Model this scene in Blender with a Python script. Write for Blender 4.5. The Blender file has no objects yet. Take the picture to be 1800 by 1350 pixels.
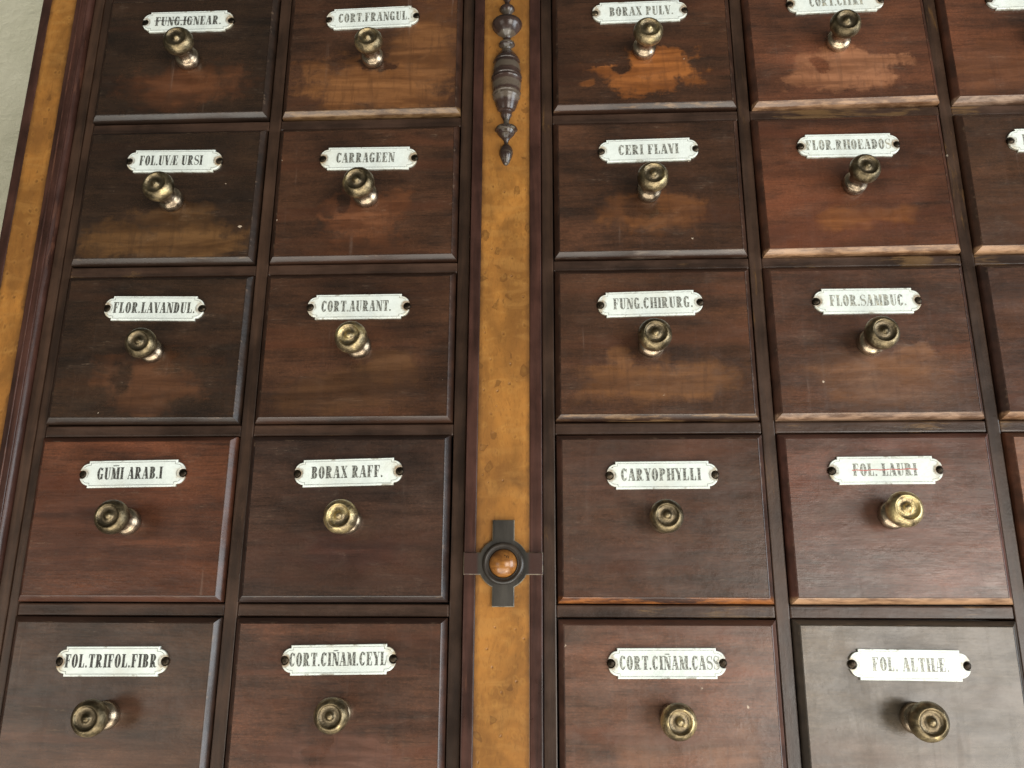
import bpy, bmesh, math, random
from mathutils import Matrix, Vector

sc = bpy.context.scene
C = sc.collection
R = math.radians
MM = 0.001

# ------------------------------------------------------------------ camera
# cabinet space: x right, y up, z out of the cabinet front (metres).  Blender: (x, -z, y)
CAM = (0.4073, -0.4415, 0.6733)
PITCH, YAW, ROLL, FPX = 0.2833, 0.0485, 0.0054, 1550.0


def P(x, y, z=0.0):
    return Vector((x, -z, y))


def rot3(a, ax):
    return Matrix.Rotation(a, 3, ax)


cam_R = rot3(YAW, 'Y') @ rot3(PITCH, 'X') @ rot3(ROLL, 'Z')
TO_BL = Matrix(((1, 0, 0), (0, 0, -1), (0, 1, 0)))
cd = bpy.data.cameras.new('camera')
cam = bpy.data.objects.new('camera', cd)
C.objects.link(cam)
cam.matrix_world = Matrix.Translation(P(*CAM)) @ (TO_BL @ cam_R).to_4x4()
cd.sensor_width = 36
cd.lens = FPX / 1800 * 36
cd.clip_start = 0.02
cd.clip_end = 60
sc.camera = cam

# ------------------------------------------------------------------ light
sc.view_settings.view_transform = 'Standard'
sc.view_settings.look = 'None'
sc.view_settings.exposure = 0.60
sc.view_settings.gamma = 1.0
sc.view_settings.use_curve_mapping = False
w = bpy.data.worlds.new('World')
sc.world = w
w.use_nodes = True
bg = w.node_tree.nodes['Background']
bg.inputs[0].default_value = (0.95, 1.0, 0.88, 1)
bg.inputs[1].default_value = 0.075


def area(name, loc, target, sx, sy, L, col):
    d = bpy.data.lights.new(name, 'AREA')
    d.shape = 'RECTANGLE'
    d.size, d.size_y = sx, sy
    d.energy = L * math.pi * sx * sy
    d.color = col
    o = bpy.data.objects.new(name, d)
    C.objects.link(o)
    p, t = P(*loc), P(*target)
    o.matrix_world = Matrix.Translation(p) @ (p - t).to_track_quat('Z', 'Y').to_matrix().to_4x4()
    return o


area('side_window_light', (3.0, -0.55, 1.1), (0.4, -0.4, 0), 1.5, 1.7, 5.5, (0.86, 0.94, 1.0))
area('room_window_light', (2.05, -0.85, 2.9), (0.5, -0.3, 0), 1.6, 1.5, 5.6, (1.0, 0.94, 0.86))
area('left_room_light', (-1.7, -0.95, 2.7), (0.2, -0.4, 0), 1.6, 1.3, 1.2, (1.0, 0.93, 0.82))
area('counter_light', (0.45, -2.0, 0.9), (0.4, -0.1, 0), 3.0, 1.5, 2.4, (1.0, 0.97, 0.88))
area('lamp_light', (-0.75, -1.7, 1.05), (0.4, -0.3, 0), 0.14, 0.14, 30, (1.0, 0.95, 0.85))
area('lamp_light', (0.95, -1.75, 0.6), (0.4, -0.3, 0), 0.14, 0.14, 30, (1.0, 0.95, 0.85))

# ------------------------------------------------------------------ node helpers


class NT:
    def __init__(self, name):
        self.m = bpy.data.materials.new(name)
        self.m.use_nodes = True
        self.t = self.m.node_tree
        self.b = self.t.nodes['Principled BSDF']

    def n(self, typ, **kw):
        nd = self.t.nodes.new(typ)
        for k, v in kw.items():
            setattr(nd, k, v)
        return nd

    def put(self, sock, v):
        if v is None:
            return
        if hasattr(v, 'is_output') or isinstance(v, bpy.types.NodeSocket):
            self.t.links.new(v, sock)
        else:
            if isinstance(v, tuple) and len(v) == 3 and sock.type == 'RGBA':
                v = v + (1,)
            sock.default_value = v

    def math(self, op, a, b=None, c=None, clamp=False):
        nd = self.n('ShaderNodeMath', operation=op, use_clamp=clamp)
        for i, v in enumerate((a, b, c)):
            self.put(nd.inputs[i], v) if v is not None else None
        return nd.outputs[0]

    def vmath(self, op, a, b=None):
        nd = self.n('ShaderNodeVectorMath', operation=op)
        self.put(nd.inputs[0], a)
        if b is not None:
            self.put(nd.inputs[1], b)
        return nd.outputs[0]

    def mix(self, f, a, b):
        nd = self.n('ShaderNodeMix', data_type='RGBA')
        self.put(nd.inputs[0], f)
        self.put(nd.inputs[6], a)
        self.put(nd.inputs[7], b)
        return nd.outputs[2]

    def noise(self, vec, scale, detail=4, rough=0.55, dist=0.0):
        nd = self.n('ShaderNodeTexNoise')
        self.put(nd.inputs['Vector'], vec)
        nd.inputs['Scale'].default_value = scale
        nd.inputs['Detail'].default_value = detail
        nd.inputs['Roughness'].default_value = rough
        nd.inputs['Distortion'].default_value = dist
        return nd.outputs[0]

    def vor(self, vec, scale):
        nd = self.n('ShaderNodeTexVoronoi')
        self.put(nd.inputs['Vector'], vec)
        nd.inputs['Scale'].default_value = scale
        return nd.outputs['Distance'], nd.outputs['Color']

    def step(self, x, a, b, lo=0.0, hi=1.0):
        nd = self.n('ShaderNodeMapRange', interpolation_type='SMOOTHSTEP')
        self.put(nd.inputs[0], x)
        for i, v in enumerate((a, b, lo, hi)):
            self.put(nd.inputs[i + 1], v)
        return nd.outputs[0]

    def attr(self, name):
        nd = self.n('ShaderNodeAttribute', attribute_type='OBJECT', attribute_name=name)
        return nd

    def sep(self, v):
        nd = self.n('ShaderNodeSeparateXYZ')
        self.put(nd.inputs[0], v)
        return nd.outputs

    def obj(self):
        return self.n('ShaderNodeTexCoord').outputs['Object']

    def bump(self, h, dist, strength=1.0):
        nd = self.n('ShaderNodeBump')
        nd.inputs['Distance'].default_value = dist
        nd.inputs['Strength'].default_value = strength
        self.put(nd.inputs['Height'], h)
        self.put(self.b.inputs['Normal'], nd.outputs[0])

    def set(self, **kw):
        for k, v in kw.items():
            self.put(self.b.inputs[k.replace('_', ' ')], v)


def specks(T, q, scale, size, keep):
    d, c = T.vor(q, scale)
    r = T.sep(c)
    small = T.step(d, T.math('MULTIPLY', r[1], size), 0.0)
    return T.math('MULTIPLY', T.math('GREATER_THAN', small, 0.05), T.math('GREATER_THAN', r[0], keep))


# varnished drawer wood; each drawer carries its own tone and worn patches as object properties
def drawer_wood():
    T = NT('drawer_mahogany')
    ob = T.obj()
    seed = T.attr('seed').outputs['Vector']
    q = T.vmath('ADD', ob, seed)
    x, y, z = T.sep(ob)[:]
    wb_n = T.n('ShaderNodeTexNoise')
    T.put(wb_n.inputs['Vector'], q)
    wb_n.inputs['Scale'].default_value = 500
    wobn = wb_n.outputs['Color']
    grain = T.noise(T.vmath('MULTIPLY', q, (9, 9, 95)), 1.0, 6, 0.62, 0.6)
    fine = T.noise(T.vmath('MULTIPLY', q, (60, 60, 900)), 1.0, 3, 0.6)
    mott = T.noise(T.vmath('MULTIPLY', q, (16, 16, 24)), 1.0, 5, 0.6)
    blotch = T.noise(T.vmath('MULTIPLY', q, (34, 34, 72)), 1.0, 6, 0.62, 0.5)
    tone = T.attr('tone').outputs['Color']
    dark = T.mix(0.58, tone, (0.006, 0.004, 0.003))
    light = T.vmath('MULTIPLY', tone, (1.85, 1.72, 1.5))
    f = T.math('ADD', T.math('MULTIPLY', grain, 0.75), T.math('MULTIPLY', mott, 0.75))
    col = T.mix(T.step(f, 0.45, 1.02), dark, light)
    col = T.mix(T.math('MULTIPLY', T.step(fine, 0.5, 0.66), 0.36), col, (0.008, 0.005, 0.004))
    micro = T.noise(T.vmath('MULTIPLY', q, (420, 420, 900)), 1.0, 3, 0.7)
    col = T.mix(T.step(micro, 0.4, 0.75, 0.0, 0.55), col, T.vmath('MULTIPLY', col, (2.0, 1.9, 1.8)))
    band = T.noise(T.vmath('MULTIPLY', q, (3, 3, 34)), 1.0, 3, 0.6, 1.4)
    col = T.mix(T.step(band, 0.50, 0.70, 0.0, 0.5), col, T.vmath('MULTIPLY', tone, (1.9, 1.45, 1.2)))
    broad = T.noise(T.vmath('MULTIPLY', q, (5, 5, 9)), 1.0, 3, 0.55, 0.8)
    col = T.mix(T.step(broad, 0.42, 0.66, 0.0, 0.5), col, T.vmath('MULTIPLY', col, (0.45, 0.45, 0.47)))
    col = T.mix(T.step(broad, 0.50, 0.32, 0.0, 0.5), col, T.vmath('MULTIPLY', col, (1.75, 1.6, 1.5)))
    wpv = T.n('ShaderNodeTexNoise')
    T.put(wpv.inputs['Vector'], q)
    wpv.inputs['Scale'].default_value = 48
    wpv.inputs['Detail'].default_value = 5
    ws = T.sep(T.vmath('MULTIPLY', T.vmath('SUBTRACT', wpv.outputs['Color'], (0.5, 0.5, 0.5)), (0.028, 0.0, 0.020)))
    wx, wz = T.math('ADD', x, ws[0]), T.math('ADD', z, ws[2])
    wear_total = None
    scuff = T.noise(T.vmath('MULTIPLY', q, (130, 130, 70)), 1.0, 5, 0.7, 0.5)
    edge = T.math('ADD', T.math('MULTIPLY', T.math('SUBTRACT', blotch, 0.5), 2.0),
                  T.math('MULTIPLY', T.math('SUBTRACT', mott, 0.5), 1.5))
    edge = T.math('ADD', edge, T.math('MULTIPLY', T.math('SUBTRACT', scuff, 0.5), 0.9))
    edge = T.math('ADD', edge, T.math('MULTIPLY', T.math('SUBTRACT', grain, 0.5), 1.0))
    rub = T.step(T.math('ADD', T.math('MULTIPLY', scuff, 0.5), T.math('MULTIPLY', grain, 0.6)), 0.34, 0.60, 0.62, 1.0)
    for k in ('a', 'b', 'c'):
        pc = T.sep(T.attr('wear_' + k).outputs['Vector'])
        ps = T.sep(T.attr('size_' + k).outputs['Vector'])
        u = T.math('ABSOLUTE', T.math('DIVIDE', T.math('SUBTRACT', wx, pc[0]), ps[0]))
        v = T.math('ABSOLUTE', T.math('DIVIDE', T.math('SUBTRACT', wz, pc[1]), ps[1]))
        d = T.math('POWER', T.math('ADD', T.math('POWER', u, 2.6), T.math('POWER', v, 2.6)), 0.4)
        d = T.math('ADD', d, edge)
        sf = T.math('ADD', 0.12, T.math('MULTIPLY', ps[2], 0.80))
        m = T.step(d, T.math('ADD', 1.0, sf), T.math('SUBTRACT', 1.0, sf))
        m = T.math('MULTIPLY', m, pc[2])
        if k == 'c':                       # left-over varnish inside a worn spot
            wear_total = T.math('MULTIPLY', wear_total, T.math('SUBTRACT', 1.0, m))
        else:
            wear_total = m if wear_total is None else T.math('MAXIMUM', wear_total, m)
    wear_total = T.math('MULTIPLY', wear_total, rub)
    wc = T.attr('wear_color').outputs['Color']
    wcol = T.mix(T.step(grain, 0.38, 0.66), T.vmath('MULTIPLY', wc, (0.55, 0.5, 0.45)), wc)
    wcol = T.mix(T.math('MULTIPLY', T.step(blotch, 0.5, 0.7), 0.35), wcol, T.vmath('MULTIPLY', wc, (1.3, 1.35, 1.4)))
    wst = T.noise(T.vmath('MULTIPLY', q, (190, 190, 22)), 1.0, 4, 0.65, 0.6)
    wcol = T.mix(T.step(wst, 0.52, 0.68, 0.0, 0.5), wcol, T.vmath('MULTIPLY', wc, (0.42, 0.40, 0.40)))
    col = T.mix(wear_total, col, wcol)
    # hanging streaks, scratches, chips
    st = T.noise(T.vmath('MULTIPLY', q, (150, 150, 9)), 1.0, 3, 0.6, 0.5)
    stm = T.math('MULTIPLY', T.step(st, 0.66, 0.74), T.step(mott, 0.47, 0.6))
    col = T.mix(T.math('MULTIPLY', stm, 0.16), col, (0.30, 0.22, 0.17))
    sc1 = T.noise(T.vmath('MULTIPLY', T.vmath('ADD', q, (3.1, 0, 7.7)), (14, 14, 380)), 1.0, 2, 0.5, 2.2)
    scm = T.math('MULTIPLY', T.step(T.math('ABSOLUTE', T.math('SUBTRACT', sc1, 0.5)), 0.010, 0.002), T.step(blotch, 0.55, 0.66))
    col = T.mix(T.math('MULTIPLY', scm, 0.30), col, (0.34, 0.24, 0.16))
    sp = specks(T, T.vmath('ADD', q, T.vmath('MULTIPLY', T.vmath('SUBTRACT', wobn, (0.5, 0.5, 0.5)), (0.004, 0.004, 0.004))), 62, 0.10, 0.88)
    col = T.mix(T.math('MULTIPLY', sp, 0.75), col, (0.60, 0.48, 0.36))
    grey_tint = T.attr('grey_tint').outputs['Fac']
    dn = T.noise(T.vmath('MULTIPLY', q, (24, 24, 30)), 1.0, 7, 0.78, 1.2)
    col = T.mix(T.math('MULTIPLY', grey_tint, T.step(dn, 0.30, 0.72, 0.30, 1.1)), col, (0.25, 0.212, 0.172))  # mottled warm grey blended over the panel, amount set per drawer
    rough = T.math('ADD', 0.27, T.math('MULTIPLY', T.math('SUBTRACT', blotch, 0.5), 0.42))
    rough = T.math('ADD', rough, T.math('MULTIPLY', T.step(st, 0.5, 0.7), 0.05))
    rough = T.math('ADD', rough, T.math('MULTIPLY', wear_total, 0.14))
    h = T.math('ADD', T.math('MULTIPLY', grain, 0.5), T.math('MULTIPLY', fine, 0.25))
    h = T.math('ADD', h, T.math('MULTIPLY', mott, 4.5))
    h = T.math('SUBTRACT', h, T.math('MULTIPLY', wear_total, 0.8))
    T.bump(h, 0.00014)
    T.set(Base_Color=col, Roughness=rough, Specular_IOR_Level=0.55)
    return T.m


def lip_wood():
    T = NT('moulding_mahogany')
    ob = T.obj()
    seed = T.attr('seed').outputs['Vector']
    q = T.vmath('ADD', ob, seed)
    x, y, z = T.sep(ob)[:]
    tone = T.attr('tone').outputs['Color']
    g = T.noise(T.vmath('MULTIPLY', q, (14, 60, 60)), 1.0, 5, 0.6)
    wearn = T.noise(T.vmath('MULTIPLY', q, (22, 160, 160)), 1.0, 5, 0.65)
    chip = T.noise(T.vmath('MULTIPLY', q, (70, 260, 300)), 1.0, 4, 0.65)
    col = T.mix(T.step(g, 0.3, 0.7), T.vmath('MULTIPLY', tone, (0.5, 0.5, 0.5)), T.vmath('MULTIPLY', tone, (1.3, 1.2, 1.15)))
    lip = T.attr('lip').outputs['Fac']
    lipc = T.attr('lip_color').outputs['Color']
    low = T.step(z, -0.0575, -0.0605)
    lim = T.math('SUBTRACT', 0.78, T.math('MULTIPLY', lip, 0.52))
    m = T.step(T.math('ADD', T.math('MULTIPLY', wearn, 0.8), T.math('MULTIPLY', chip, 0.2)), lim, T.math('ADD', lim, 0.12))
    m = T.math('MULTIPLY', m, low)
    arris = T.math('MULTIPLY', T.step(chip, 0.56, 0.68), T.step(y, -0.0046, -0.0058))
    col = T.mix(T.math('MULTIPLY', arris, 0.35), col, (0.20, 0.13, 0.08))
    col = T.mix(m, col, T.mix(T.step(T.math('ADD', T.math('MULTIPLY', chip, 0.6), T.math('MULTIPLY', g, 0.5)), 0.45, 0.66), T.vmath('MULTIPLY', lipc, (0.30, 0.25, 0.22)), T.vmath('MULTIPLY', lipc, (0.85, 0.85, 0.85))))
    T.bump(T.math('ADD', chip, T.math('MULTIPLY', g, 0.6)), 0.00010)
    T.set(Base_Color=col, Roughness=T.math('ADD', 0.27, T.math('MULTIPLY', chip, 0.16)), Specular_IOR_Level=0.6)
    return T.m


def frame_wood(name, tone, vertical, ochre, rough=0.36, bumpd=0.0002):
    T = NT(name)
    ob = T.obj()
    seed = T.attr('seed').outputs['Vector']
    q = T.vmath('ADD', ob, seed)
    s = (110, 110, 9) if vertical else (9, 110, 110)
    g = T.noise(T.vmath('MULTIPLY', q, s), 1.0, 6, 0.62, 0.4)
    m = T.noise(q, 26, 5, 0.6)
    c = T.noise(q, 190, 4, 0.7)
    s2 = (240, 240, 30) if vertical else (30, 240, 240)
    wn = T.noise(T.vmath('MULTIPLY', q, s2), 1.0, 5, 0.7, 0.6)
    dark = tuple(v * 0.45 for v in tone)
    light = tuple(v * 1.55 for v in tone)
    f = T.math('ADD', T.math('MULTIPLY', g, 0.6), T.math('MULTIPLY', m, 0.5))
    col = T.mix(T.step(f, 0.38, 0.75), dark, light)
    worn = T.attr('worn').outputs['Fac']
    wt = T.math('ADD', T.math('MULTIPLY', wn, 0.55), T.math('MULTIPLY', T.noise(q, 16, 3, 0.5), 0.6))
    lim = T.math('SUBTRACT', 0.80, T.math('MULTIPLY', worn, 0.34))
    wm = T.step(wt, lim, T.math('ADD', lim, 0.09))
    col = T.mix(T.math('MULTIPLY', wm, 0.7), col, T.mix(c, (ochre[0] * .6, ochre[1] * .55, ochre[2] * .5), ochre))
    sp = specks(T, q, 70, 0.14, 0.93)
    col = T.mix(T.math('MULTIPLY', sp, 0.5), col, (0.5, 0.42, 0.32))
    T.bump(T.math('ADD', T.math('ADD', T.math('MULTIPLY', g, 0.6), T.math('MULTIPLY', c, 0.5)), T.math('MULTIPLY', m, 0.8)), bumpd)
    T.set(Base_Color=col, Roughness=T.math('ADD', rough, T.math('MULTIPLY', T.math('SUBTRACT', m, 0.5), 0.3)), Specular_IOR_Level=0.5)
    return T.m


def burl_wood():
    T = NT('birds_eye_maple')
    ob = T.obj()
    seed = T.attr('seed').outputs['Vector']
    q0 = T.vmath('ADD', ob, seed)
    wob = T.n('ShaderNodeTexNoise')
    T.put(wob.inputs['Vector'], q0)
    wob.inputs['Scale'].default_value = 60
    q = T.vmath('ADD', q0, T.vmath('MULTIPLY', T.vmath('SUBTRACT', wob.outputs['Color'], (0.5, 0.5, 0.5)), (0.006, 0.006, 0.006)))
    m1 = T.noise(T.vmath('MULTIPLY', q, (26, 26, 14)), 1.0, 5, 0.6, 0.8)
    m2 = T.noise(T.vmath('MULTIPLY', q, (90, 90, 60)), 1.0, 4, 0.6, 0.8)
    curl = T.noise(T.vmath('MULTIPLY', q, (30, 30, 95)), 1.0, 3, 0.5, 1.2)
    col = T.mix(T.step(m1, 0.3, 0.7), (0.205, 0.087, 0.019), (0.41, 0.174, 0.035))
    col = T.mix(T.math('MULTIPLY', T.step(curl, 0.45, 0.7), 0.35), col, (0.42, 0.21, 0.055))
    col = T.mix(T.math('MULTIPLY', T.step(m2, 0.52, 0.75), 0.3), col, (0.15, 0.058, 0.012))
    d, c = T.vor(T.vmath('MULTIPLY', q, (1.0, 1.0, 0.8)), 190)
    r = T.sep(c)
    keep = T.math('GREATER_THAN', r[0], 0.62)
    eye = T.math('MULTIPLY', T.math('MULTIPLY', T.step(d, T.math('MULTIPLY', r[1], 0.42), 0.03), keep), T.step(m2, 0.25, 0.5))
    halo = T.math('MULTIPLY', T.step(T.math('ABSOLUTE', T.math('SUBTRACT', d, 0.36)), 0.16, 0.0), keep)
    col = T.mix(T.math('MULTIPLY', eye, 0.55), col, (0.11, 0.045, 0.010))
    col = T.mix(T.math('MULTIPLY', halo, 0.14), col, (0.52, 0.27, 0.06))
    x, y, z = T.sep(ob)[:]
    pore = T.noise(T.vmath('MULTIPLY', q, (700, 700, 160)), 1.0, 3, 0.7)
    col = T.mix(T.step(pore, 0.52, 0.7, 0.0, 0.4), col, (0.13, 0.055, 0.014))
    lng = T.noise(T.vmath('MULTIPLY', q0, (22, 22, 5)), 1.0, 4, 0.6, 0.5)
    col = T.mix(T.step(lng, 0.46, 0.74, 0.0, 0.5), col, (0.17, 0.070, 0.020))
    hw = T.attr('half_width').outputs['Fac']
    ed = T.step(T.math('SUBTRACT', hw, T.math('ABSOLUTE', x)), 0.0045, 0.0)      # grime rubbed into the joint line
    col = T.mix(T.math('MULTIPLY', ed, T.step(m2, 0.3, 0.7, 0.35, 0.8)), col, (0.085, 0.036, 0.010))
    gr = T.math('MULTIPLY', T.step(T.noise(q, 19, 4, 0.6), 0.6, 0.74), 0.6)
    col = T.mix(gr, col, (0.10, 0.045, 0.014))
    T.bump(T.math('SUBTRACT', T.math('MULTIPLY', m2, 0.5), T.math('MULTIPLY', eye, 0.9)), 0.0003)
    T.set(Base_Color=col, Roughness=0.36, Specular_IOR_Level=0.45)
    return T.m


def brass(name, base, shine, stem=False, dish=False):
    T = NT(name)
    ob = T.obj()
    seed = T.attr('seed').outputs['Vector']
    q = T.vmath('ADD', ob, seed)
    a = T.noise(q, 150, 5, 0.65, 0.4)
    b = T.noise(q, 520, 4, 0.7)
    c = T.noise(q, 60, 2, 0.5)
    bright = T.attr('bright').outputs['Fac']
    f = T.math('ADD', T.math('ADD', T.math('MULTIPLY', a, 0.8), T.math('MULTIPLY', c, 0.6)), T.math('MULTIPLY', bright, 0.22))
    col = T.mix(T.step(f, 0.55 if stem else 0.62, 0.9 if stem else 1.0), tuple(v * (0.5 if stem else 0.26) for v in base), base)
    col = T.mix(T.step(f, 0.84, 1.02), col, shine)
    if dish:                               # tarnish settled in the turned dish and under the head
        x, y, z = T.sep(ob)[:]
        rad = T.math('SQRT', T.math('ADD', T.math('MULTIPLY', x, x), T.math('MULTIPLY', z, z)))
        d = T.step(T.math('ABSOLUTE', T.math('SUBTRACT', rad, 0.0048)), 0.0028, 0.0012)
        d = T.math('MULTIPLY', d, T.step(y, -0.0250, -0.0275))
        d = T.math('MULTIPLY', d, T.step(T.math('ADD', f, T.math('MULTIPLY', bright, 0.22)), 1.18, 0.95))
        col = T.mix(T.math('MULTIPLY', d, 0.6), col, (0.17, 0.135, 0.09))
    col = T.mix(T.math('MULTIPLY', T.step(b, 0.58, 0.74), 0.25 if stem else 0.55), col, (0.035, 0.025, 0.016))
    met = T.step(b, 0.80, 0.58, 0.7, 0.97) if stem else T.step(b, 0.75, 0.55, 0.45, 0.95)
    T.bump(T.math('ADD', T.math('MULTIPLY', a, 0.8), T.math('MULTIPLY', b, 0.5)), 0.0003 if stem else 0.0006)
    T.set(Base_Color=col, Metallic=met, Roughness=T.math('ADD', 0.14 if stem else 0.20, T.math('MULTIPLY', a, 0.30 if stem else 0.36)))
    return T.m


def enamel():
    T = NT('white_enamel')
    ob = T.obj()
    seed = T.attr('seed').outputs['Vector']
    q = T.vmath('ADD', ob, seed)
    x, y, z = T.sep(ob)[:]
    n1 = T.noise(q, 120, 5, 0.65)
    n2 = T.noise(q, 420, 4, 0.7)
    col = T.mix(T.step(n1, 0.35, 0.7), (0.74, 0.79, 0.74), (0.81, 0.86, 0.81))
    ends = T.step(T.math('ABSOLUTE', x), 0.031, 0.041)
    m = T.math('MULTIPLY', ends, T.step(n1, 0.45, 0.65))
    col = T.mix(T.math('MULTIPLY', m, 0.75), col, (0.42, 0.30, 0.13))
    sp = specks(T, q, 120, 0.22, 0.93)
    col = T.mix(T.math('MULTIPLY', sp, 0.8), col, (0.16, 0.11, 0.06))
    stn = T.math('MULTIPLY', T.step(n2, 0.62, 0.75), T.step(n1, 0.5, 0.62))
    col = T.mix(T.math('MULTIPLY', stn, 0.35), col, (0.50, 0.40, 0.22))
    big = T.noise(q, 34, 4, 0.6)
    col = T.mix(T.step(big, 0.45, 0.72, 0.0, 0.28), col, (0.62, 0.58, 0.44))
    scr = T.vmath('SUBTRACT', T.vmath('ABSOLUTE', ob), (0.0397, 0, 0))
    sx = T.sep(scr)
    rr = T.math('SQRT', T.math('ADD', T.math('MULTIPLY', sx[0], sx[0]), T.math('MULTIPLY', z, z)))
    rr = T.math('ADD', rr, T.math('MULTIPLY', T.math('SUBTRACT', n2, 0.5), 0.005))
    col = T.mix(T.math('MULTIPLY', T.step(rr, 0.0060, 0.0034), T.step(big, 0.35, 0.6, 0.2, 0.85)), col, (0.22, 0.13, 0.055))
    rimn = T.math('MULTIPLY', T.step(n1, 0.54, 0.66), T.step(T.math('ABSOLUTE', z), 0.0088, 0.0100))
    col = T.mix(T.math('MULTIPLY', rimn, 0.7), col, (0.18, 0.14, 0.08))
    side = T.step(y, -0.0022, -0.0012)
    col = T.mix(T.math('MULTIPLY', side, T.step(n1, 0.3, 0.6, 0.35, 0.9)), col, (0.16, 0.14, 0.10))
    T.bump(n1, 0.0004)
    T.set(Base_Color=col, Roughness=0.16)
    return T.m


def paint(name, col, gold):
    T = NT(name)
    ob = T.obj()
    q = T.vmath('ADD', ob, T.attr('seed').outputs['Vector'])
    n1 = T.noise(q, 260, 4, 0.6)
    n2 = T.noise(q, 90, 3, 0.5)
    n3 = T.noise(q, 900, 3, 0.6)
    fade = T.attr('fade').outputs['Fac']
    f = T.math('ADD', T.math('MULTIPLY', n1, 0.7), T.math('MULTIPLY', n2, 0.4))
    lim = T.math('SUBTRACT', 0.88, T.math('MULTIPLY', fade, 0.42))
    m = T.step(f, lim, T.math('ADD', lim, 0.16))
    c = T.mix(m, col, gold)
    c = T.mix(T.math('MULTIPLY', T.math('MULTIPLY', T.step(n3, 0.44, 0.60), fade), 0.95, clamp=True), c, (0.66, 0.67, 0.58))
    c = T.mix(T.math('MULTIPLY', T.math('MULTIPLY', T.math('POWER', fade, 2.0), T.step(n2, 0.35, 0.65, 0.5, 1.0)), 0.72, clamp=True), c, (0.60, 0.62, 0.53))
    T.set(Base_Color=c, Roughness=0.4)
    return T.m


def plaster():
    T = NT('pale_green_plaster')
    ob = T.obj()
    n1 = T.noise(ob, 9, 6, 0.6)
    n2 = T.noise(ob, 60, 5, 0.65)
    n3 = T.noise(ob, 24, 6, 0.7, 1.0)
    col = T.mix(T.step(n1, 0.35, 0.65), (0.56, 0.535, 0.40), (0.63, 0.60, 0.46))
    col = T.mix(T.math('MULTIPLY', T.step(n2, 0.6, 0.75), 0.25), col, (0.68, 0.69, 0.57))
    col = T.mix(T.step(n3, 0.5, 0.75, 0.0, 0.4), col, (0.50, 0.485, 0.35))
    T.bump(T.math('ADD', n2, n3), 0.0018)
    T.set(Base_Color=col, Roughness=0.7)
    return T.m


M_DR = drawer_wood()
M_LIP = lip_wood()
M_STILE = frame_wood('stile_wood', (0.046, 0.024, 0.0145), True, (0.20, 0.105, 0.032), 0.34)
M_RAIL = frame_wood('rail_wood', (0.052, 0.027, 0.017), False, (0.22, 0.125, 0.050), 0.34, 0.0004)
M_BAND = frame_wood('band_wood', (0.048, 0.019, 0.013), True, (0.12, 0.05, 0.03), 0.32)
M_SIDE = frame_wood('carcass_wood', (0.030, 0.016, 0.011), True, (0.14, 0.08, 0.04), 0.4)
M_EBON = frame_wood('ebonised_wood', (0.032, 0.0245, 0.0185), True, (0.13, 0.10, 0.065), 0.36, 0.00015)
M_TURN = frame_wood('turned_wood', (0.040, 0.023, 0.018), False, (0.15, 0.13, 0.095), 0.24, 0.00008)
_t = M_TURN.node_tree
_T = NT.__new__(NT)
_T.m, _T.t, _T.b = M_TURN, _t, _t.nodes['Principled BSDF']
_src = _T.b.inputs['Base Color'].links[0].from_socket
_z = _T.sep(_T.obj())[2]
_zn = _T.math('ADD', _z, _T.math('MULTIPLY', _T.math('SUBTRACT', _T.noise(_T.obj(), 220, 4, 0.6), 0.5), 0.004))
_m = None
for _c0, _w0 in ((0.0985, 0.0022), (0.0745, 0.0025), (0.0585, 0.0060), (0.0400, 0.0040), (0.0215, 0.0040), (-0.0145, 0.0040), (0.011, 0.005), (0.0665, 0.002)):
    _k = _T.step(_T.math('ABSOLUTE', _T.math('SUBTRACT', _zn, _c0)), _w0, _w0 * 0.55)
    _m = _k if _m is None else _T.math('MAXIMUM', _m, _k)
_col = _T.mix(_T.math('MULTIPLY', _m, 0.62), _src, (0.112, 0.090, 0.066))
_T.put(_T.b.inputs['Base Color'], _col)
M_BURL = burl_wood()
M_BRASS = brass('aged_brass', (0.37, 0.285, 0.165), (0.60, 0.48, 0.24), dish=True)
M_STEM = brass('worn_brass_stem', (0.37, 0.285, 0.20), (0.52, 0.42, 0.28), stem=True)
M_SCREW = brass('screw_metal', (0.10, 0.075, 0.05), (0.20, 0.15, 0.09))
M_ENAM = enamel()
M_INK = paint('black_label_paint', (0.018, 0.017, 0.016), (0.34, 0.25, 0.10))
M_LINE = paint('border_paint', (0.10, 0.10, 0.09), (0.42, 0.42, 0.34))
M_RED = paint('red_pencil', (0.50, 0.06, 0.05), (0.55, 0.20, 0.16))
M_STRK = paint('dark_pencil', (0.05, 0.04, 0.04), (0.35, 0.28, 0.24))
M_WALL = plaster()
T_ = NT('shadow_interior')
T_.set(Base_Color=(0.012, 0.009, 0.007), Roughness=0.8)
M_DARK = T_.m
T_ = NT('ball_veneer')
_o = T_.obj()
_n = T_.noise(T_.vmath('MULTIPLY', _o, (60, 60, 160)), 1.0, 5, 0.6, 1.0)
_k = T_.noise(T_.vmath('MULTIPLY', _o, (520, 520, 150)), 1.0, 2, 0.5)
_c = T_.mix(T_.step(_n, 0.3, 0.7), (0.15, 0.055, 0.012), (0.33, 0.135, 0.028))
_c = T_.mix(T_.math('MULTIPLY', T_.step(_k, 0.66, 0.7), 0.85), _c, (0.02, 0.012, 0.008))
T_.set(Base_Color=_c, Roughness=0.24, Specular_IOR_Level=0.6)
M_BALL = T_.m

# ------------------------------------------------------------------ mesh helpers
rng = random.Random(11)


def link(name, me, parent=None, loc=None):
    o = bpy.data.objects.new(name, me)
    C.objects.link(o)
    if parent:
        o.parent = parent
    if loc is not None:
        o.location = loc
    o['seed'] = [rng.uniform(0, 20), rng.uniform(0, 20), rng.uniform(0, 20)]
    return o


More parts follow.
